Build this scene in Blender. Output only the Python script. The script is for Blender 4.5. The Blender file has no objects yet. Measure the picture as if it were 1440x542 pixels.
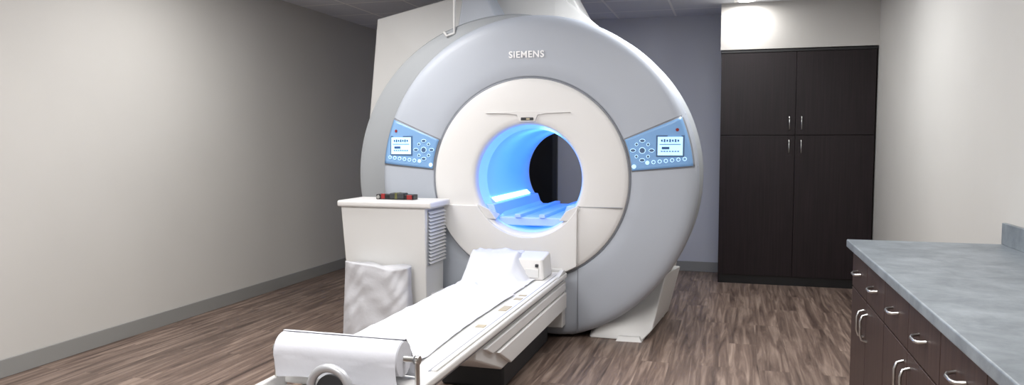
import bpy, bmesh, math, random
from mathutils import Vector, Matrix
from mathutils import noise as NZ
random.seed(3)
S = bpy.context.scene
D2R = math.pi/180

# ---------------------------------------------------------------- materials
def lin(c):
    return tuple(((v/255)/12.92 if v/255 <= .04045 else ((v/255+.055)/1.055)**2.4) for v in c)+(1,)
def mat(name, col, rough=.5, metal=0, em=None, es=0, noise=0, nscale=8, bump=0, bscale=60, coat=0):
    m = bpy.data.materials.new(name); m.use_nodes = True
    nt = m.node_tree; b = nt.nodes['Principled BSDF']
    c = lin(col)
    b.inputs['Base Color'].default_value = c
    b.inputs['Roughness'].default_value = rough
    b.inputs['Metallic'].default_value = metal
    b.inputs['Coat Weight'].default_value = coat
    if em:
        b.inputs['Emission Color'].default_value = lin(em)
        b.inputs['Emission Strength'].default_value = es
    tc = nt.nodes.new('ShaderNodeTexCoord')
    if noise:
        n = nt.nodes.new('ShaderNodeTexNoise'); n.inputs['Scale'].default_value = nscale
        n.inputs['Detail'].default_value = 5
        nt.links.new(tc.outputs['Object'], n.inputs['Vector'])
        r = nt.nodes.new('ShaderNodeValToRGB')
        r.color_ramp.elements[0].position = .3; r.color_ramp.elements[1].position = .7
        r.color_ramp.elements[0].color = tuple(x*(1-noise) for x in c[:3])+(1,)
        r.color_ramp.elements[1].color = tuple(min(1, x*(1+noise)) for x in c[:3])+(1,)
        nt.links.new(n.outputs['Fac'], r.inputs['Fac'])
        nt.links.new(r.outputs['Color'], b.inputs['Base Color'])
    if bump:
        n2 = nt.nodes.new('ShaderNodeTexNoise'); n2.inputs['Scale'].default_value = bscale
        nt.links.new(tc.outputs['Object'], n2.inputs['Vector'])
        bp = nt.nodes.new('ShaderNodeBump'); bp.inputs['Strength'].default_value = bump
        bp.inputs['Distance'].default_value = .01
        nt.links.new(n2.outputs['Fac'], bp.inputs['Height'])
        nt.links.new(bp.outputs['Normal'], b.inputs['Normal'])
    return m

M_wall = mat('wall_paint', (194, 192, 188), .75, noise=.02, nscale=1.5, bump=.05, bscale=180)
M_wallb = mat('wall_paint_blue', (192, 194, 202), .8, noise=.02, nscale=1.5)
M_base = mat('baseboard_vinyl', (138, 138, 136), .5)
M_white = mat('white_plastic', (220, 219, 218), .42, noise=.01, nscale=3)
M_white2 = mat('cream_plastic', (217, 217, 216), .45)
M_grey = mat('grey_plastic', (173, 179, 189), .45, noise=.01, nscale=2)
M_grey2 = mat('grey_shell', (160, 164, 168), .5)
M_trimg = mat('trim_grey', (130, 134, 142), .45)
M_dark = mat('dark_gap', (48, 50, 54), .6)
M_black = mat('black_plastic', (20, 20, 22), .4)
M_red = mat('red_plastic', (140, 34, 34), .4)
M_yel = mat('olive_plastic', (90, 90, 50), .4)
M_metal = mat('brushed_metal', (200, 200, 198), .28, 1)
M_sheet = mat('sheet_cloth', (206, 208, 216), .9, bump=.15, bscale=30)
M_cloth = mat('hamper_cloth', (196, 197, 202), .95, bump=.2, bscale=40)
M_beige = mat('beige_label', (170, 160, 138), .6)
M_bore = mat('bore_liner', (170, 200, 240), .45, em=(40, 122, 255), es=.45)  # white liner; the blue bore light is put into its colour and emission
M_bed = mat('bore_bed', (170, 198, 235), .4, em=(40, 120, 255), es=.18)  # blue light on the bed is put into colour and a faint emission
M_led = mat('led_strip', (200, 230, 255), .4, em=(150, 215, 255), es=5)
M_rim = mat('bore_rim', (190, 215, 245), .35, em=(60, 145, 255), es=.7)  # blue glow at the mouth edge, put into colour and emission
M_panel = mat('control_glass', (120, 155, 192), .25, em=(90, 150, 215), es=.24)
M_lcd = mat('lcd_screen', (190, 225, 250), .3, em=(165, 215, 255), es=.8)
M_lcdt = mat('lcd_ink', (50, 85, 140), .4)
M_btn = mat('button_lit', (200, 230, 250), .3, em=(170, 220, 255), es=.6)
M_btnd = mat('button_dark', (76, 102, 138), .3)
M_logo = mat('logo_white', (250, 250, 252), .4)
M_lightp = mat('light_diffuser', (255, 255, 255), .5, em=(255, 252, 246), es=3)

def wood_dark(name, c0, c1):
    m = bpy.data.materials.new(name); m.use_nodes = True
    nt = m.node_tree; b = nt.nodes['Principled BSDF']
    tc = nt.nodes.new('ShaderNodeTexCoord'); mp = nt.nodes.new('ShaderNodeMapping')
    mp.inputs['Scale'].default_value = (60, 60, 2)
    n = nt.nodes.new('ShaderNodeTexNoise'); n.inputs['Scale'].default_value = 1; n.inputs['Detail'].default_value = 4
    r = nt.nodes.new('ShaderNodeValToRGB')
    r.color_ramp.elements[0].position = .3; r.color_ramp.elements[0].color = lin(c0)
    r.color_ramp.elements[1].position = .75; r.color_ramp.elements[1].color = lin(c1)
    nt.links.new(tc.outputs['Object'], mp.inputs['Vector']); nt.links.new(mp.outputs['Vector'], n.inputs['Vector'])
    nt.links.new(n.outputs['Fac'], r.inputs['Fac']); nt.links.new(r.outputs['Color'], b.inputs['Base Color'])
    b.inputs['Roughness'].default_value = .42; b.inputs['Specular IOR Level'].default_value = .3
    return m
M_esp = wood_dark('espresso_wood', (24, 17, 20), (38, 29, 32))
M_esp2 = wood_dark('espresso_wood_base', (46, 34, 33), (74, 58, 54))

def floor_mat():
    m = bpy.data.materials.new('wood_plank_floor'); m.use_nodes = True
    nt = m.node_tree; b = nt.nodes['Principled BSDF']; L = nt.links.new
    tc = nt.nodes.new('ShaderNodeTexCoord')
    mb = nt.nodes.new('ShaderNodeMapping'); mb.inputs['Rotation'].default_value = (0, 0, math.pi/2)
    br = nt.nodes.new('ShaderNodeTexBrick')
    br.inputs['Scale'].default_value = 1
    br.inputs['Brick Width'].default_value = 1.2; br.inputs['Row Height'].default_value = .18
    br.inputs['Mortar Size'].default_value = .001
    br.inputs['Color1'].default_value = (.42, .42, .42, 1); br.inputs['Color2'].default_value = (.58, .58, .58, 1)
    br.inputs['Mortar'].default_value = (.25, .25, .25, 1)
    L(tc.outputs['Object'], mb.inputs['Vector']); L(mb.outputs['Vector'], br.inputs['Vector'])
    mp = nt.nodes.new('ShaderNodeMapping'); mp.inputs['Scale'].default_value = (22, 1.3, 1)
    sc = nt.nodes.new('ShaderNodeVectorMath'); sc.operation = 'MULTIPLY_ADD'
    sc.inputs[1].default_value = (40, 30, 9)
    L(br.outputs['Color'], sc.inputs[0]); L(tc.outputs['Object'], mp.inputs['Vector']); L(mp.outputs['Vector'], sc.inputs[2])
    n = nt.nodes.new('ShaderNodeTexNoise'); n.inputs['Scale'].default_value = 1; n.inputs['Detail'].default_value = 6
    n.inputs['Roughness'].default_value = .55; n.inputs['Distortion'].default_value = 1.1
    L(sc.outputs['Vector'], n.inputs['Vector'])
    r = nt.nodes.new('ShaderNodeValToRGB'); e = r.color_ramp.elements
    e[0].position = .30; e[0].color = lin((70, 56, 50))
    e[1].position = .72; e[1].color = lin((160, 141, 128))
    k = e.new(.5); k.color = lin((115, 97, 87))
    L(n.outputs['Fac'], r.inputs['Fac'])
    mx = nt.nodes.new('ShaderNodeMix'); mx.data_type = 'RGBA'; mx.blend_type = 'OVERLAY'; mx.inputs['Factor'].default_value = .5
    L(r.outputs['Color'], mx.inputs[6]); L(br.outputs['Color'], mx.inputs[7])
    L(mx.outputs[2], b.inputs['Base Color'])
    b.inputs['Roughness'].default_value = .42
    return m
M_floor = floor_mat()

def ceil_mat():
    m = bpy.data.materials.new('ceiling_tile'); m.use_nodes = True
    nt = m.node_tree; b = nt.nodes['Principled BSDF']; L = nt.links.new
    tc = nt.nodes.new('ShaderNodeTexCoord')
    br = nt.nodes.new('ShaderNodeTexBrick'); br.offset = 0
    br.inputs['Scale'].default_value = 1; br.inputs['Brick Width'].default_value = .61; br.inputs['Row Height'].default_value = .61
    br.inputs['Mortar Size'].default_value = .012
    br.inputs['Color1'].default_value = lin((226, 228, 234)); br.inputs['Color2'].default_value = lin((220, 223, 230))
    br.inputs['Mortar'].default_value = lin((255, 255, 255))
    L(tc.outputs['Object'], br.inputs['Vector']); L(br.outputs['Color'], b.inputs['Base Color'])
    b.inputs['Roughness'].default_value = .9
    return m
M_ceil = ceil_mat()

def slate_mat():
    m = bpy.data.materials.new('slate_laminate'); m.use_nodes = True
    nt = m.node_tree; b = nt.nodes['Principled BSDF']; L = nt.links.new
    tc = nt.nodes.new('ShaderNodeTexCoord')
    n = nt.nodes.new('ShaderNodeTexNoise'); n.inputs['Scale'].default_value = 6; n.inputs['Detail'].default_value = 10
    n.inputs['Roughness'].default_value = .72; n.inputs['Distortion'].default_value = .3
    r = nt.nodes.new('ShaderNodeValToRGB'); e = r.color_ramp.elements
    e[0].position = .3; e[0].color = lin((98, 106, 113)); e[1].position = .7; e[1].color = lin((144, 152, 159))
    L(tc.outputs['Object'], n.inputs['Vector']); L(n.outputs['Fac'], r.inputs['Fac']); L(r.outputs['Color'], b.inputs['Base Color'])
    b.inputs['Roughness'].default_value = .4
    return m
M_slate = slate_mat()

# ---------------------------------------------------------------- helpers
def root(name, loc=(0, 0, 0)):
    e = bpy.data.objects.new(name, None); e.location = loc; e.empty_display_size = .1
    S.collection.objects.link(e); return e
def par(o, parent):
    o.parent = parent; o.matrix_parent_inverse = Matrix.Translation(parent.location).inverted()
def obj_from_bm(name, bm, m, parent=None, smooth=False):
    me = bpy.data.meshes.new(name); bm.to_mesh(me); bm.free()
    o = bpy.data.objects.new(name, me); S.collection.objects.link(o)
    me.materials.append(m)
    if smooth:
        for p in me.polygons: p.use_smooth = True
    if parent: par(o, parent)
    return o
def bev(o, w, seg=3, ang=30):
    md = o.modifiers.new('bevel', 'BEVEL'); md.width = w; md.segments = seg
    md.limit_method = 'ANGLE'; md.angle_limit = ang*D2R
    for p in o.data.polygons: p.use_smooth = True
    wn = o.modifiers.new('wn', 'WEIGHTED_NORMAL'); wn.keep_sharp = True
def box(name, x0, x1, y0, y1, z0, z1, m, parent=None, b=0, seg=3):
    bm = bmesh.new(); bmesh.ops.create_cube(bm, size=1)
    for v in bm.verts:
        v.co = Vector(((x0+x1)/2+v.co.x*(x1-x0), (y0+y1)/2+v.co.y*(y1-y0), (z0+z1)/2+v.co.z*(z1-z0)))
    o = obj_from_bm(name, bm, m, parent)
    if b: bev(o, b, seg)
    return o
def hull(name, pts, m, parent=None, b=0):
    bm = bmesh.new()
    for p in pts: bm.verts.new(p)
    bmesh.ops.convex_hull(bm, input=bm.verts)
    bmesh.ops.dissolve_limit(bm, angle_limit=1*D2R, verts=bm.verts, edges=bm.edges)
    bmesh.ops.recalc_face_normals(bm, faces=bm.faces)
    o = obj_from_bm(name, bm, m, parent)
    if b: bev(o, b)
    return o
def prism(name, pts, a0, a1, m, parent=None, b=0, axis='x'):
    bm = bmesh.new()
    mk = (lambda p, a: (a, p[0], p[1])) if axis == 'x' else (lambda p, a: (p[0], a, p[1]))
    f = bm.faces.new([bm.verts.new(mk(p, a0)) for p in pts])
    r = bmesh.ops.extrude_face_region(bm, geom=[f])
    for v in r['geom']:
        if isinstance(v, bmesh.types.BMVert): setattr(v.co, axis, a1)
    bmesh.ops.recalc_face_normals(bm, faces=bm.faces)
    o = obj_from_bm(name, bm, m, parent)
    if b: bev(o, b)
    return o
def cyl(name, p0, p1, r, m, parent=None, seg=32, r2=None):
    p0, p1 = Vector(p0), Vector(p1); d = p1-p0
    bm = bmesh.new()
    bmesh.ops.create_cone(bm, cap_ends=True, segments=seg, radius1=r, radius2=r if r2 is None else r2, depth=d.length)
    q = d.to_track_quat('Z', 'Y').to_matrix().to_4x4()
    bm.transform(Matrix.Translation((p0+p1)/2) @ q)
    o = obj_from_bm(name, bm, m, parent)
    for p in o.data.polygons: p.use_smooth = len(p.vertices) == 4
    return o
def tube(name, pts, r, m, parent=None):
    cu = bpy.data.curves.new(name, 'CURVE'); cu.dimensions = '3D'; cu.bevel_depth = r; cu.bevel_resolution = 4; cu.use_fill_caps = True
    sp = cu.splines.new('POLY'); sp.points.add(len(pts)-1)
    for i, p in enumerate(pts): sp.points[i].co = (*p, 1)
    o = bpy.data.objects.new(name, cu); S.collection.objects.link(o); cu.materials.append(m)
    if parent: par(o, parent)
    return o

# ---------------------------------------------------------------- room shell
XL, XR, YB, YF, H = -4.15, 1.29, 8.35, -1.6, 2.755
box('floor', XL-.1, XR+.1, YF-.1, YB+.1, -.1, 0, M_floor)
box('ceiling', XL-.1, XR+.1, YF-.1, YB+.1, H, H+.1, M_ceil)
box('wall_left', XL-.1, XL, YF-.1, YB+.1, 0, H, M_wall)
box('wall_right', XR, XR+.1, YF-.1, YB+.1, 0, H, M_wall)
box('wall_back', XL, XR, YB, YB+.1, 0, H, M_wallb)
box('wall_front', XL, XR, YF-.1, YF, 0, H, M_wall)
box('baseboard_left', XL, XL+.012, YF, YB, 0, .11, M_base, b=.004)
box('baseboard_back', XL+.012, -.125, YB-.012, YB, 0, .11, M_base, b=.004)
box('baseboard_right', XR-.012, XR, 4.2, 7.74, 0, .11, M_base, b=.004)
box('wall_soffit', -.13, XR, 7.74, YB, 2.305, H, M_wall)
d = root('door_1', (-2.3, YB, 0))
box('leaf', -2.75, -1.95, YB-.045, YB-.002, .01, 2.08, M_black, d, .004)
box('frame_l', -2.80, -2.75, YB-.06, YB-.001, 0, 2.13, M_dark, d)
box('frame_r', -1.95, -1.90, YB-.06, YB-.001, 0, 2.13, M_dark, d)
box('frame_t', -2.80, -1.90, YB-.06, YB-.001, 2.08, 2.13, M_dark, d)
cyl('knob', (-2.68, YB-.1, 1.0), (-2.68, YB-.04, 1.0), .025, M_metal, d)

# ---------------------------------------------------------------- wardrobe
c = root('storage_cabinet', (.57, 7.75, 0))
box('carcass', -.12, 1.275, 7.77, 8.335, 0, 2.28, M_esp, c)
box('kick', -.11, 1.27, 7.765, 7.78, 0, .09, M_black, c)
xm = .575
for i, (a, b_) in enumerate([(-.12, xm-.002), (xm+.002, 1.275)]):
    box('door_lower_%d' % i, a, b_, 7.748, 7.769, .09, 1.468, M_esp, c, .002)
    box('door_upper_%d' % i, a, b_, 7.748, 7.769, 1.474, 2.27, M_esp, c, .002)
for sx in (-.055, .055):
    for z in (1.30, 1.53):
        x = xm+sx
        tube('handle', [(x, 7.749, z), (x, 7.722, z+.003), (x, 7.722, z+.117), (x, 7.749, z+.12)], .0065, M_metal, c)
box('crown', -.125, 1.28, 7.745, 7.78, 2.272, 2.298, M_black, c, .003)

# ---------------------------------------------------------------- counter
k = root('counter_cabinet', (.9, 2.9, 0))
xf = .60
y_end = 4.16; y0c = .77
box('carcass', xf+.02, 1.285, y0c, y_end-.015, .09, .865, M_esp2, k)
box('kick', xf+.07, 1.285, y0c+.02, y_end-.03, 0, .09, M_black, k)
box('countertop', xf-.03, 1.287, y0c-.02, y_end+.01, .865, .905, M_slate, k, .006)
box('backsplash', 1.265, 1.287, y0c-.02, y_end+.01, .905, 1.01, M_slate, k, .003)
def pull(x, pts):
    tube('pull', pts, .0055, M_metal, k)
def pull_h(x, yc, z, w=.05):
    pull(x, [(x, yc-w, z), (x-.022, yc-w*.9, z-.004), (x-.03, yc-w*.5, z-.006), (x-.03, yc+w*.5, z-.006), (x-.022, yc+w*.9, z-.004), (x, yc+w, z)])
def pull_v(x, yc, zc, w=.062):
    pull(x, [(x, yc, zc-w), (x-.022, yc, zc-w*.9), (x-.03, yc, zc-w*.5), (x-.03, yc, zc+w*.5), (x-.022, yc, zc+w*.9), (x, yc, zc+w)])
w = .4225
for i in range(8):
    a = y_end-.015-(i+1)*w+.003; b_ = y_end-.015-i*w-.003
    box('drawer_%d' % i, xf, xf+.02, a, b_, .675, .855, M_esp2, k, .002)
    box('door_%d' % i, xf, xf+.02, a, b_, .095, .668, M_esp2, k, .002)
    pull_h(xf, (a+b_)/2, .77)
    pull_v(xf, a+.045 if i % 2 == 0 else b_-.045, .56)

# ---------------------------------------------------------------- MRI gantry
CX, CZ = -1.388, 1.141
g = root('mri_scanner', (CX, 5.6, 0))
def lathe(name, prof, m, seg=160, zmin=.025, parent=None):
    bm = bmesh.new(); rows = []
    for i in range(seg):
        t = 2*math.pi*i/seg
        rows.append([bm.verts.new((CX+r*math.cos(t), y, max(zmin, CZ+r*math.sin(t)))) for r, y in prof])
    for i in range(seg):
        A = rows[i]; B = rows[(i+1) % seg]
        for j in range(len(prof)-1):
            bm.faces.new((A[j], A[j+1], B[j+1], B[j]))
    bmesh.ops.recalc_face_normals(bm, faces=bm.faces)
    return obj_from_bm(name, bm, m, parent or g, True)
RP = [(0.722, 5.24), (0.722, 5.183), (0.727, 5.174), (0.735, 5.170), (0.82, 5.171), (0.9, 5.174), (0.97, 5.178), (1.03, 5.183), (1.08, 5.188), (1.115, 5.196), (1.142, 5.212), (1.160, 5.24), (1.168, 5.28), (1.170, 5.34), (1.170, 5.42)]
def surf(r):
    P = RP[3:]
    if r <= P[0][0]: return P[0][1]
    for a, b_ in zip(P, P[1:]):
        if r <= b_[0]: return a[1]+(b_[1]-a[1])*(r-a[0])/(b_[0]-a[0])
    return P[-1][1]
lathe('front_ring', RP, M_grey)
lathe('ring_groove', [(.70, 5.2), (.73, 5.2)], M_trimg)
lathe('ring_trim', [(1.160, 5.42), (1.165, 5.425), (1.165, 5.45), (1.15, 5.455)], M_trimg)
lathe('bezel_disc', [(.386, 5.20), (.389, 5.165), (.396, 5.147), (.41, 5.138), (.44, 5.135), (.56, 5.14), (.68, 5.15), (.703, 5.157), (.710, 5.167), (.710, 5.22)], M_white)
lathe('bezel_edge', [(.7105, 5.175), (.722, 5.172), (.7225, 5.2)], M_trimg)
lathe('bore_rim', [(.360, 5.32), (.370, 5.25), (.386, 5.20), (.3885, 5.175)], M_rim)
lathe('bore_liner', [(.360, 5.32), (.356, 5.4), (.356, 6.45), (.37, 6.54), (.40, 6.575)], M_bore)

def shell(name, outer, rin, y0, y1, m, bw=.03):
    bm = bmesh.new(); n = len(outer)
    def inn(p):
        a = math.atan2(p[1]-CZ, p[0]-CX); return (CX+rin*math.cos(a), CZ+rin*math.sin(a))
    def mk(lst, y): return [bm.verts.new((p[0], y, p[1])) for p in lst]
    I = [inn(p) for p in outer]
    def shr(p, s):
        a = math.atan2(p[1]-CZ, p[0]-CX); return (p[0]-s*math.cos(a), max(.02, p[1]-s*math.sin(a)))
    rings = [mk(I, y0), mk([shr(p, bw) for p in outer], y0), mk([shr(p, bw*.3) for p in outer], y0+bw*.3), mk(outer, y0+bw), mk(outer, y1), mk(I, y1)]
    for A, B in zip(rings, rings[1:]+rings[:1]):
        for i in range(n):
            j = (i+1) % n
            try: bm.faces.new((A[i], A[j], B[j], B[i]))
            except: pass
    bmesh.ops.recalc_face_normals(bm, faces=bm.faces)
    o = obj_from_bm(name, bm, m, g, True)
    md = o.modifiers.new('es', 'EDGE_SPLIT'); md.split_angle = 40*D2R
    return o
def poly_outline(poly, n=200):
    angs = [2*math.pi*i/n for i in range(n)]
    for p in poly: angs.append(math.atan2(p[1]-CZ, p[0]-CX) % (2*math.pi))
    out = []
    for a in sorted(angs):
        dx, dz = math.cos(a), math.sin(a); best = 1e9
        for p, q in zip(poly, poly[1:]+poly[:1]):
            ex, ez = q[0]-p[0], q[1]-p[1]
            den = dx*ez-dz*ex
            if abs(den) < 1e-9: continue
            t = ((p[0]-CX)*ez-(p[1]-CZ)*ex)/den
            s = ((p[0]-CX)*dz-(p[1]-CZ)*dx)/den
            if t > 0 and -1e-6 <= s <= 1+1e-6: best = min(best, t)
        if best < 1e8: out.append((CX+dx*best, CZ+dz*best))
    return out
outl = []
for i in range(200):
    t = 2*math.pi*i/200; cs, sn = math.cos(t), math.sin(t)
    rx = 1.178 if cs > 0 else 1.53
    rz = 1.18+.18*max(0, -cs)**.5 if cs < 0 else 1.18
    outl.append((CX+rx*cs, max(.02, CZ+rz*sn)))
shell('magnet_shell', outl, .366, 5.50, 5.95, M_grey2, .07)
lathe('shell_neck', [(1.14, 5.42), (1.14, 5.6)], M_trimg)
slab = [(-3.06, .02), (-.50, .02), (-.33, 1.1), (-.62, 1.95), (-1.15, 2.42), (-1.38, 2.60), (-2.2, 2.62), (-2.95, 2.46), (-3.07, 1.3)]
shell('rear_cover', poly_outline(slab), .375, 5.951, 6.58, M_white2, .03)
ap = []
for i in range(41):
    a = (195.8+(300.8-195.8)*i/40)*D2R; ap.append((CX+.703*math.cos(a), CZ+.703*math.sin(a)))
for i in range(41):
    a = (-27.8-(152.2-27.8)*i/40)*D2R; ap.append((CX+.412*math.cos(a), CZ+.412*math.sin(a)))
bm = bmesh.new()
f = bm.faces.new([bm.verts.new((p[0], 5.108, p[1])) for p in ap])
r = bmesh.ops.extrude_face_region(bm, geom=[f])
for v in r['geom']:
    if isinstance(v, bmesh.types.BMVert): v.co.y = 5.17
bmesh.ops.triangulate(bm, faces=[x for x in bm.faces if len(x.verts) > 4])
bmesh.ops.recalc_face_normals(bm, faces=bm.faces)
o = obj_from_bm('bezel_apron', bm, M_white, g); bev(o, .006, 2, 40)
box('bezel_seam', -1.03, -.715, 5.134, 5.16, .950, .954, M_trimg, g)
box('lower_cover_seam', -1.032, -1.027, 5.165, 5.19, .06, .52, M_trimg, g)
box('table_dock', -1.62, -1.12, 5.09, 5.2, .10, .52, M_white2, g, .01)
def patch(name, r0, r1, a0, a1, off, m, base=surf, nr=6, na=16):
    bm = bmesh.new(); G = []
    for i in range(na+1):
        t = (a0+(a1-a0)*i/na)*D2R; row = []
        for j in range(nr+1):
            rr = r0+(r1-r0)*j/nr
            row.append(bm.verts.new((CX+rr*math.cos(t), base(rr)-off, CZ+rr*math.sin(t))))
        G.append(row)
    for i in range(na):
        for j in range(nr): bm.faces.new((G[i][j], G[i+1][j], G[i+1][j+1], G[i][j+1]))
    o = obj_from_bm(name, bm, m, g, True)
    sd = o.modifiers.new('s', 'SOLIDIFY'); sd.thickness = .004; sd.offset = 0
    return o
bt = [(-.31, .468), (-.15, .478), (0, .481), (.15, .478), (.31, .468), (.14, .462), (.075, .452), (.055, .405), (-.055, .405), (-.075, .452), (-.14, .462)]
prism('brow_visor', [(CX+p[0], CZ+p[1]) for p in bt], 5.125, 5.15, M_white, g, .003, axis='y')
box('laser_window', CX-.045, CX+.045, 5.119, 5.14, CZ+.415, CZ+.435, M_dark, g, .003)
box('laser_led', CX-.005, CX+.02, 5.117, 5.12, CZ+.418, CZ+.43, M_beige, g)

def pos(dx, dz, off): return (CX+dx, surf(math.hypot(dx, dz))-off, CZ+dz)
def flat(name, dx, dz, w, h, off, m, rnd=False):
    bm = bmesh.new(); vs = []
    if rnd:
        for i in range(20):
            a = 2*math.pi*i/20; vs.append(bm.verts.new(pos(dx+w/2*math.cos(a), dz+h/2*math.sin(a), off)))
    else:
        for x, z in ((-w/2, -h/2), (w/2, -h/2), (w/2, h/2), (-w/2, h/2)): vs.append(bm.verts.new(pos(dx+x, dz+z, off)))
    f = bm.faces.new(vs)
    r = bmesh.ops.extrude_face_region(bm, geom=[f])
    for v in r['geom']:
        if isinstance(v, bmesh.types.BMVert): v.co.y += .003
    bmesh.ops.recalc_face_normals(bm, faces=bm.faces)
    return obj_from_bm(name, bm, m, g)
for s in (1, -1):
    A = (5.2, 22.2) if s == 1 else (180-5.2, 180-22.2)
    patch('panel_frame', .728, 1.150, A[0]-.4*s, A[1]+.4*s, .002, M_trimg, nr=18)
    patch('panel_glass', .735, 1.140, A[0], A[1], .006, M_panel, nr=18)
    for aa in (4.6, 22.8):
        a_ = aa if s == 1 else 180-aa
        patch('ring_seam', .73, 1.168, a_-.12, a_+.12, .0005, M_trimg, nr=18, na=1)
    flat('lcd_bezel', s*.985, .235, .185, .145, .012, M_btnd)
    flat('lcd', s*.985, .235, .165, .125, .016, M_lcd)
    for q in range(7):
        flat('lcd_text', s*.985-.055+.018*q, .272, .010, .014+.006*(q % 2), .019, M_lcdt)
        flat('lcd_text', s*.985-.055+.018*q, .200, .012, .006, .019, M_lcdt)
    flat('lcd_rule', s*.985, .247, .14, .004, .019, M_lcdt)
    flat('lcd_block', s*.985-.03, .222, .05, .016, .019, M_lcdt)
    cx_, cz_ = s*.80, .205
    flat('dpad_center', cx_, cz_, .045, .045, .013, M_btn, True)
    flat('dpad_center_in', cx_, cz_, .036, .036, .015, M_btnd, True)
    for q in range(8):
        a = q*math.pi/4; R = .066 if q % 2 == 0 else .058
        ww, hh = (.040, .026) if q % 2 == 0 else (.024, .024)
        x, z = cx_+R*math.cos(a)*.95, cz_+R*math.sin(a)
        flat('dpad_btn', x, z, ww, hh, .012, M_btn, True)
        flat('dpad_btn_in', x, z, ww-.008, hh-.008, .014, M_btnd, True)
    for q in range(7):
        x = .835+q*.041; z = .122+q*.0045
        flat('round_btn', s*x, z, .028, .028, .012, M_btn, True)
        flat('round_btn_in', s*x, z, .018, .018, .014, M_panel if q else M_lcd, True)
    flat('round_btn', s*.745, .095, .03, .03, .012, M_btn, True)
    flat('stop_btn', s*1.03, .345, .022, .022, .012, M_red, True)
tx = bpy.data.curves.new('logo', 'FONT'); tx.body = 'SIEMENS'; tx.size = .064; tx.extrude = .002; tx.align_x = 'CENTER'
tx.space_character = 1.1; tx.offset = .0016
lo = bpy.data.objects.new('logo_text', tx); S.collection.objects.link(lo); tx.materials.append(M_logo)
lo.location = (CX-.018, surf(.89)-.006, CZ+.858); lo.rotation_euler = (math.pi/2+.05, 0, 0)
par(lo, g)
# bore internals
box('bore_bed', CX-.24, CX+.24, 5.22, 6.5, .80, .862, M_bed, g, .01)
for q in (-1, 1):
    box('bed_rail', CX+q*.09-.022, CX+q*.09+.022, 5.2, 6.5, .86, .885, M_bed, g, .004)
    hull('bed_shoulder', [(CX+q*.335, 5.2, .955), (CX+q*.335, 6.5, .955), (CX+q*.24, 5.2, .865), (CX+q*.24, 6.5, .865), (CX+q*.27, 5.2, .95), (CX+q*.27, 6.5, .95), (CX+q*.30, 5.2, .90), (CX+q*.30, 6.5, .90)], M_bed, g, .006)
hull('light_rail_body', [(CX-.345, 5.30, .945), (CX-.27, 5.30, .945), (CX-.345, 6.3, .945), (CX-.27, 6.3, .945), (CX-.345, 5.30, .99), (CX-.345, 6.3, .99), (CX-.325, 5.30, .99), (CX-.325, 6.3, .99)], M_bed, g, .004)
hull('led_strip', [(CX-.322, 5.31, .992), (CX-.290, 5.31, .962), (CX-.322, 6.28, .992), (CX-.290, 6.28, .962), (CX-.314, 5.31, .996), (CX-.282, 5.31, .966), (CX-.314, 6.28, .996), (CX-.282, 6.28, .966)], M_led, g)
for q in (-1, 1):
    hull('bridge', [(CX+q*.38, 5.13, .93), (CX+q*.23, 5.13, .85), (CX+q*.38, 5.24, .95), (CX+q*.23, 5.24, .875), (CX+q*.30, 5.13, .85), (CX+q*.30, 5.24, .85), (CX+q*.37, 5.12, .965), (CX+q*.28, 5.12, .92)], M_white, g, .006)
# feet
for s in (1, -1):
    fx = lambda x: CX+s*x
    hull('foot', [(fx(.42), 5.27, 0), (fx(.80), 5.28, 0), (fx(.90), 6.3, 0), (fx(.42), 6.3, 0), (fx(.5), 5.30, .10), (fx(.70), 5.34, .12), (fx(1.0), 6.2, .40), (fx(.92), 5.75, .40), (fx(.42), 6.2, .4), (fx(.86), 5.36, .06)], M_white2, g, .012)
    hull('foot_pad', [(fx(.62), 5.23, 0), (fx(.80), 5.24, 0), (fx(.82), 5.5, 0), (fx(.62), 5.5, 0), (fx(.64), 5.25, .03), (fx(.78), 5.26, .03), (fx(.80), 5.48, .03), (fx(.64), 5.48, .03)], M_white2, g)
hull('service_cover', [(-2.08, 5.6, 2.30), (-1.72, 5.6, 2.28), (-1.72, 6.0, 2.3), (-2.08, 6.0, 2.3), (-2.03, 5.66, 2.74), (-1.97, 5.66, 2.74), (-1.97, 5.95, 2.74), (-2.03, 5.95, 2.74)], M_grey, g, .015)
hull('turret', [(-2.0, 6.0, 2.4), (-1.15, 6.0, 2.38), (-2.0, 6.5, 2.4), (-1.15, 6.5, 2.38), (-1.95, 6.0, 2.75), (-1.35, 6.0, 2.75), (-1.95, 6.5, 2.75), (-1.35, 6.5, 2.75)], M_white2, g, .015)
tube('conduit', [(-2.07, 5.5, H), (-2.07, 5.5, 2.24), (-2.13, 5.49, 2.22), (-2.15, 5.49, 2.25)], .011, M_white2, g)

# ---------------------------------------------------------------- side cabinet
sc = root('equipment_cabinet', (-2.35, 5, 0))
YC = 5.10
hull('body', [(-2.60, 4.80, .0), (-2.02, 4.80, .0), (-2.02, YC, 0), (-2.60, YC, 0), (-2.645, 4.74, .95), (-2.005, 4.74, .95), (-2.005, YC, .95), (-2.645, YC, .95)], M_white2, sc, .01)
box('top', -2.665, -1.955, 4.72, YC, .95, .995, M_white, sc, .014)
box('louvre_recess', -2.014, -2.000, 4.79, 5.085, .55, .935, M_trimg, sc)
for i in range(15):
    z = .56+i*.0247
    hull('louvre', [(-2.0, 4.79, z+.013), (-2.0, 5.085, z+.013), (-1.985, 4.79, z), (-1.985, 5.085, z), (-1.988, 4.79, z+.005), (-1.988, 5.085, z+.005), (-2.002, 4.79, z+.017), (-2.002, 5.085, z+.017)], M_white2, sc)
box('step_ledge', -2.03, -1.75, 4.86, 5.08, .0, .34, M_white2, sc, .012)

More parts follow.
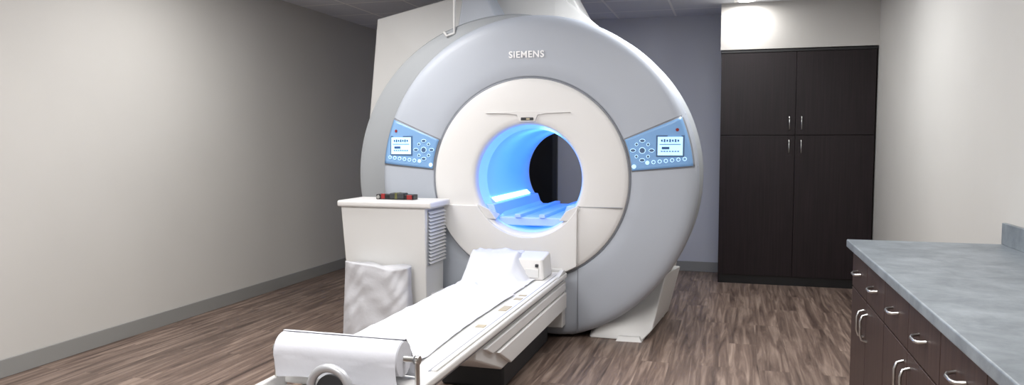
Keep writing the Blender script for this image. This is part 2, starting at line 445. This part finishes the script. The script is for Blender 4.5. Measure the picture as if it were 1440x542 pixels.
tc_ = root('tool_case', (-2.4, 4.95, .995))
box('case_body', -2.44, -2.15, 4.88, 4.96, .995, 1.032, M_black, tc_, .006)
box('clip_red', -2.40, -2.37, 4.876, 4.90, 1.0, 1.036, M_red, tc_, .004)
box('clip_dark', -2.33, -2.22, 4.87, 4.95, 1.0, 1.042, M_dark, tc_, .008)
box('clip_olive', -2.29, -2.27, 4.868, 4.95, 1.0, 1.044, M_yel, tc_, .004)
box('clip_red_b', -2.20, -2.16, 4.872, 4.90, .998, 1.030, M_red, tc_, .004)
cyl('lens', (-2.42, 4.872, 1.013), (-2.42, 4.885, 1.013), .012, M_metal, tc_)

# linen bag
bm = bmesh.new()
NU, NV = 160, 60
rows = []
def rr(t, x0, x1, y0, y1):
    w_, h_ = x1-x0, y1-y0; a = t*2*math.pi; cs, sn = math.cos(a), math.sin(a); e_ = .42
    return (x0+x1)/2+w_/2*math.copysign(abs(cs)**e_, cs), (y0+y1)/2+h_/2*math.copysign(abs(sn)**e_, sn)
for j in range(NV+1):
    v = j/NV; row = []
    for i in range(NU):
        t = i/NU
        sp = .02*(1-v)
        x, y = rr(t, -2.565-sp, -2.09+sp*.1, 4.62-sp, 4.74)
        fold = .030*NZ.noise(Vector((x*7+v*2.5, v*1.6, 1)))+.012*NZ.noise(Vector((x*18-v*6, v*4, 5)))
        fold += .009*math.sin(x*50+4*v)*(1-v)
        z = .03+.55*v-.02*(x+2.56)/.46*v+.03*NZ.noise(Vector((x*6, y*6, 3)))*(v+.3)-.02*math.sin(max(0, min(1, (x+2.56)/.46))*math.pi)*v
        row.append(bm.verts.new((x+fold*.4, min(4.742, y-fold*(1 if y < 4.7 else 0)), max(.01, z))))
    rows.append(row)
for j in range(NV):
    for i in range(NU):
        bm.faces.new((rows[j][i], rows[j][(i+1) % NU], rows[j+1][(i+1) % NU], rows[j+1][i]))
cvt = bm.verts.new((-2.33, 4.69, .55))
for i in range(NU): bm.faces.new((rows[-1][i], rows[-1][(i+1) % NU], cvt))
cvb = bm.verts.new((-2.33, 4.68, .005))
for i in range(NU): bm.faces.new((rows[0][(i+1) % NU], rows[0][i], cvb))
bmesh.ops.recalc_face_normals(bm, faces=bm.faces)
obj_from_bm('linen_hamper_bag', bm, M_cloth, None, True)

# ---------------------------------------------------------------- patient table
t = root('patient_table', (-1.38, 4, 0))
TX0, TX1 = -1.67, -1.085
box('top', TX0, TX1, 2.52, 5.08, .462, .50, M_white, t, .012)
box('edge_rail_r', TX1-.035, TX1-.012, 2.7, 5.0, .498, .510, M_white2, t, .003)
box('edge_slot_r', TX1-.050, TX1-.040, 2.7, 5.0, .4995, .5015, M_trimg, t)
box('edge_rail_l', TX0+.006, TX0+.02, 2.7, 5.0, .498, .510, M_white2, t, .003)
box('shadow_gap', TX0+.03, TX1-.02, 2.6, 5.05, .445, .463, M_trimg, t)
prism('carriage', [(5.085, .445), (3.2, .445), (3.2, .40), (3.62, .24), (5.085, .24)], TX0+.04, TX1-.025, M_white2, t, .012)
prism('side_panel', [(5.085, .36), (3.5, .36), (3.72, .25), (5.085, .25)], TX1-.03, TX1-.005, M_white, t, .006)
prism('side_panel_b', [(5.085, .43), (3.3, .43), (3.42, .375), (5.085, .375)], TX1-.03, TX1-.010, M_white, t, .006)
box('cantilever', TX0+.05, TX1-.05, 2.55, 3.3, .415, .447, M_white2, t, .01)
box('pedestal', -1.6, -1.22, 4.0, 5.08, 0, .245, M_dark, t, .02)
for y, l in ((4.12, .05), (4.22, .035), (3.86, .12), (3.45, .05)):
    box('marker_pad', TX1-.105, TX1-.06, y-l/2, y+l/2, .500, .5035, M_beige, t, .001)
box('tray_base', TX0-.01, TX1+.005, 2.28, 2.54, .43, .455, M_white, t, .01)
box('tray_front', TX0-.01, TX1+.005, 2.27, 2.295, .43, .49, M_white, t, .008)
box('tray_side_l', TX0-.015, TX0+.01, 2.28, 2.54, .43, .505, M_white, t, .008)
box('tray_side_r', TX1-.015, TX1+.01, 2.28, 2.54, .43, .505, M_white, t, .008)
RX0, RX1 = TX0+.03, TX1-.05
RR, RZ = .064, .612
cyl('paper_roll', (RX0, 2.48, RZ), (RX1, 2.48, RZ), RR, M_sheet, t, 48)
cyl('roll_core', (TX0-.0, 2.48, RZ), (TX1+.012, 2.48, RZ), .010, M_metal, t)
for x in (TX0+.004, TX1+.002):
    box('bracket', x-.005, x+.005, 2.465, 2.495, .45, RZ+.015, M_metal, t, .004)
    cyl('bracket_knob', (x-.010, 2.48, RZ), (x+.010, 2.48, RZ), .016, M_metal, t)
bm = bmesh.new(); G = []
for j in range(25):
    row = []
    for i in range(31):
        x = RX0+.004+(RX1-RX0-.008)*i/30
        if j < 12:
            a = (90+90*j/11)*D2R; y = 2.48+(RR+.003)*math.cos(a); z = RZ+(RR+.003)*math.sin(a)
        else:
            q = (j-11)/13; y = 2.48-RR-.003+.015*q*q; z = RZ-.09*q
        row.append(bm.verts.new((x, y+.006*NZ.noise(Vector((x*9, z*8, 0)))*(j > 12), z+.012*(j/24)*NZ.noise(Vector((x*5, 0, 4))))))
    G.append(row)
for j in range(24):
    for i in range(30): bm.faces.new((G[j][i], G[j][i+1], G[j+1][i+1], G[j+1][i]))
obj_from_bm('paper_tail', bm, M_sheet, t, True)
hx = -1.305
pts = [(hx+.072*math.cos(math.pi*i/24), 2.245, .56+.072*math.sin(math.pi*i/24)) for i in range(25)]
pts = [(hx+.08, 2.26, .45)]+pts+[(hx-.08, 2.26, .45)]
tube('loop_handle', pts, .015, mat('handle_metal', (185, 187, 192), .35, .4), t)
prism('handle_core', [(hx+.058*math.cos(math.pi*i/20), .545+.062*math.sin(math.pi*i/20)) for i in range(21)]+[(hx-.06, .44), (hx+.06, .44)], 2.25, 2.265, M_dark, t, .002, axis='y')
prism('handle_plate', [(hx+.035*math.cos(math.pi*i/20), .535+.035*math.sin(math.pi*i/20)) for i in range(21)]+[(hx-.035, .44), (hx+.035, .44)], 2.24, 2.255, M_white, t, .002, axis='y')
hull('end_block', [(-1.67, 4.72, .50), (-1.165, 4.72, .50), (-1.165, 4.98, .50), (-1.67, 4.98, .50), (-1.65, 4.76, .635), (-1.18, 4.74, .635), (-1.18, 4.97, .66), (-1.65, 4.97, .66)], M_white, t, .018)
box('block_latch', -1.225, -1.205, 4.722, 4.745, .585, .605, M_dark, t, .003)
box('block_panel', -1.29, -1.20, 4.715, 4.75, .515, .575, M_white2, t, .004)
hull('end_wedge', [(-1.12, 4.8, .5), (-1.09, 4.8, .5), (-1.12, 5.06, .5), (-1.09, 5.06, .5), (-1.12, 5.0, .53), (-1.09, 5.0, .53)], M_white2, t, .004)

bm = bmesh.new(); NX, NY = 70, 300; G = []
def hprof(y, x):
    z = .507
    if y > 4.50:
        q = min(1, (y-4.50)/.28); q = q*q*(3-2*q)
        fx = 1 if x < -1.36 else max(0, 1-(x+1.36)/.10)
        z += q*.155*fx
    if y < 2.60:
        q = (2.60-y)/.1; z += (RZ+RR+.004-.507)*min(1, q)**.7
    return z
for j in range(NY+1):
    y = 2.485+(4.93-2.485)*j/NY; row = []
    for i in range(NX+1):
        s = i/NX
        xr = -1.215+.010*math.sin(y*3.1)-(.015 if y > 4.2 else 0)
        if y < 2.62: xr = RX1
        xl = -1.672 if y > 2.62 else RX0
        x = xl+(xr-xl)*s
        z = hprof(y, x)
        if y < 2.65: amp = .001
        else: amp = .007+.008*max(0, min(1, (y-4.3)/.3))+.005*max(0, min(1, (3.2-y)/.5))
        n_ = NZ.noise(Vector((x*7, y*2.6, 0)))+.5*NZ.noise(Vector((x*16+5, y*9, 2)))
        n_ += 1.2*max(0, .16-abs(NZ.noise(Vector((x*3+y*1.3, y*2.2, 7)))))*3
        z += max(-.004, amp*n_)
        if y > 4.40:
            z += .009*NZ.noise(Vector((x*14, y*12, 4)))+.006*NZ.noise(Vector((x*26, y*22, 9)))
        if s == 0 and y > 2.62: z -= .02
        row.append(bm.verts.new((x, y, z)))
    G.append(row)
for j in range(NY):
    for i in range(NX): bm.faces.new((G[j][i], G[j][i+1], G[j+1][i+1], G[j+1][i]))
sh = obj_from_bm('sheet', bm, M_sheet, t, True)
sd = sh.modifiers.new('s', 'SOLIDIFY'); sd.thickness = .003; sd.offset = 1

# ---------------------------------------------------------------- lights
def troffer(x, y, p, sx=.6, sy=1.2, col=(1, .985, .97)):
    r_ = root('ceiling_light', (x, y, H))
    box('frame', x-sx/2-.02, x+sx/2+.02, y-sy/2-.02, y+sy/2+.02, H-.012, H-.001, M_white2, r_)
    box('diffuser', x-sx/2, x+sx/2, y-sy/2, y+sy/2, H-.016, H-.011, M_lightp, r_)
    l = bpy.data.lights.new('troffer_lamp', 'AREA'); l.shape = 'RECTANGLE'; l.size = sx; l.size_y = sy; l.energy = p; l.color = col
    o = bpy.data.objects.new('lamp', l); o.location = (x, y, H-.03); S.collection.objects.link(o)
    par(o, r_)
troffer(-2.2, 2.3, 42, 1.2, 1.2)
troffer(-.3, 2.6, 40, 1.2, 1.2)
troffer(-1.6, -.4, 68, 1.2, 1.2)
troffer(-2.8, 4.4, 32, 1.2, .6)
troffer(-.1, 5.6, 44, 1.2, .6, (.97, .985, 1))  # extra unseen fixture, added to brighten the dark back of the room
r_ = root('recessed_downlight', (.1, 7.56, H))
cyl('trim', (.1, 7.56, H-.012), (.1, 7.56, H-.001), .10, M_white, r_)
cyl('lens', (.1, 7.56, H-.016), (.1, 7.56, H-.011), .075, mat('can_lens', (255, 255, 255), .5, em=(255, 252, 245), es=8), r_)
l = bpy.data.lights.new('can', 'AREA'); l.shape = 'DISK'; l.size = .14; l.energy = 8; l.color = (1, .98, .96)
o = bpy.data.objects.new('can_lamp', l); o.location = (.1, 7.56, H-.03); S.collection.objects.link(o); par(o, r_)
for y, p in ((5.6, 2.4), (6.25, 2.0)):
    l = bpy.data.lights.new('bore_light', 'POINT'); l.energy = p; l.color = (.16, .46, 1); l.shadow_soft_size = .05
    o = bpy.data.objects.new('bore_lamp', l); o.location = (CX, y, CZ+.22); S.collection.objects.link(o); par(o, g)

# ---------------------------------------------------------------- world + camera
w_ = bpy.data.worlds.new('World'); S.world = w_; w_.use_nodes = True
w_.node_tree.nodes['Background'].inputs[0].default_value = (.6, .65, .75, 1)
w_.node_tree.nodes['Background'].inputs[1].default_value = .1
cam = bpy.data.cameras.new('camera'); cam.lens = 1059/1440*36; cam.sensor_width = 36; cam.clip_start = .05
co = bpy.data.objects.new('camera', cam); S.collection.objects.link(co)
co.location = (0, 0, 1.4); co.rotation_euler = ((90-3.8)*D2R, 0, 16.3*D2R)
S.camera = co
S.view_settings.view_transform = 'Standard'
S.view_settings.look = 'None'
S.view_settings.exposure = 0
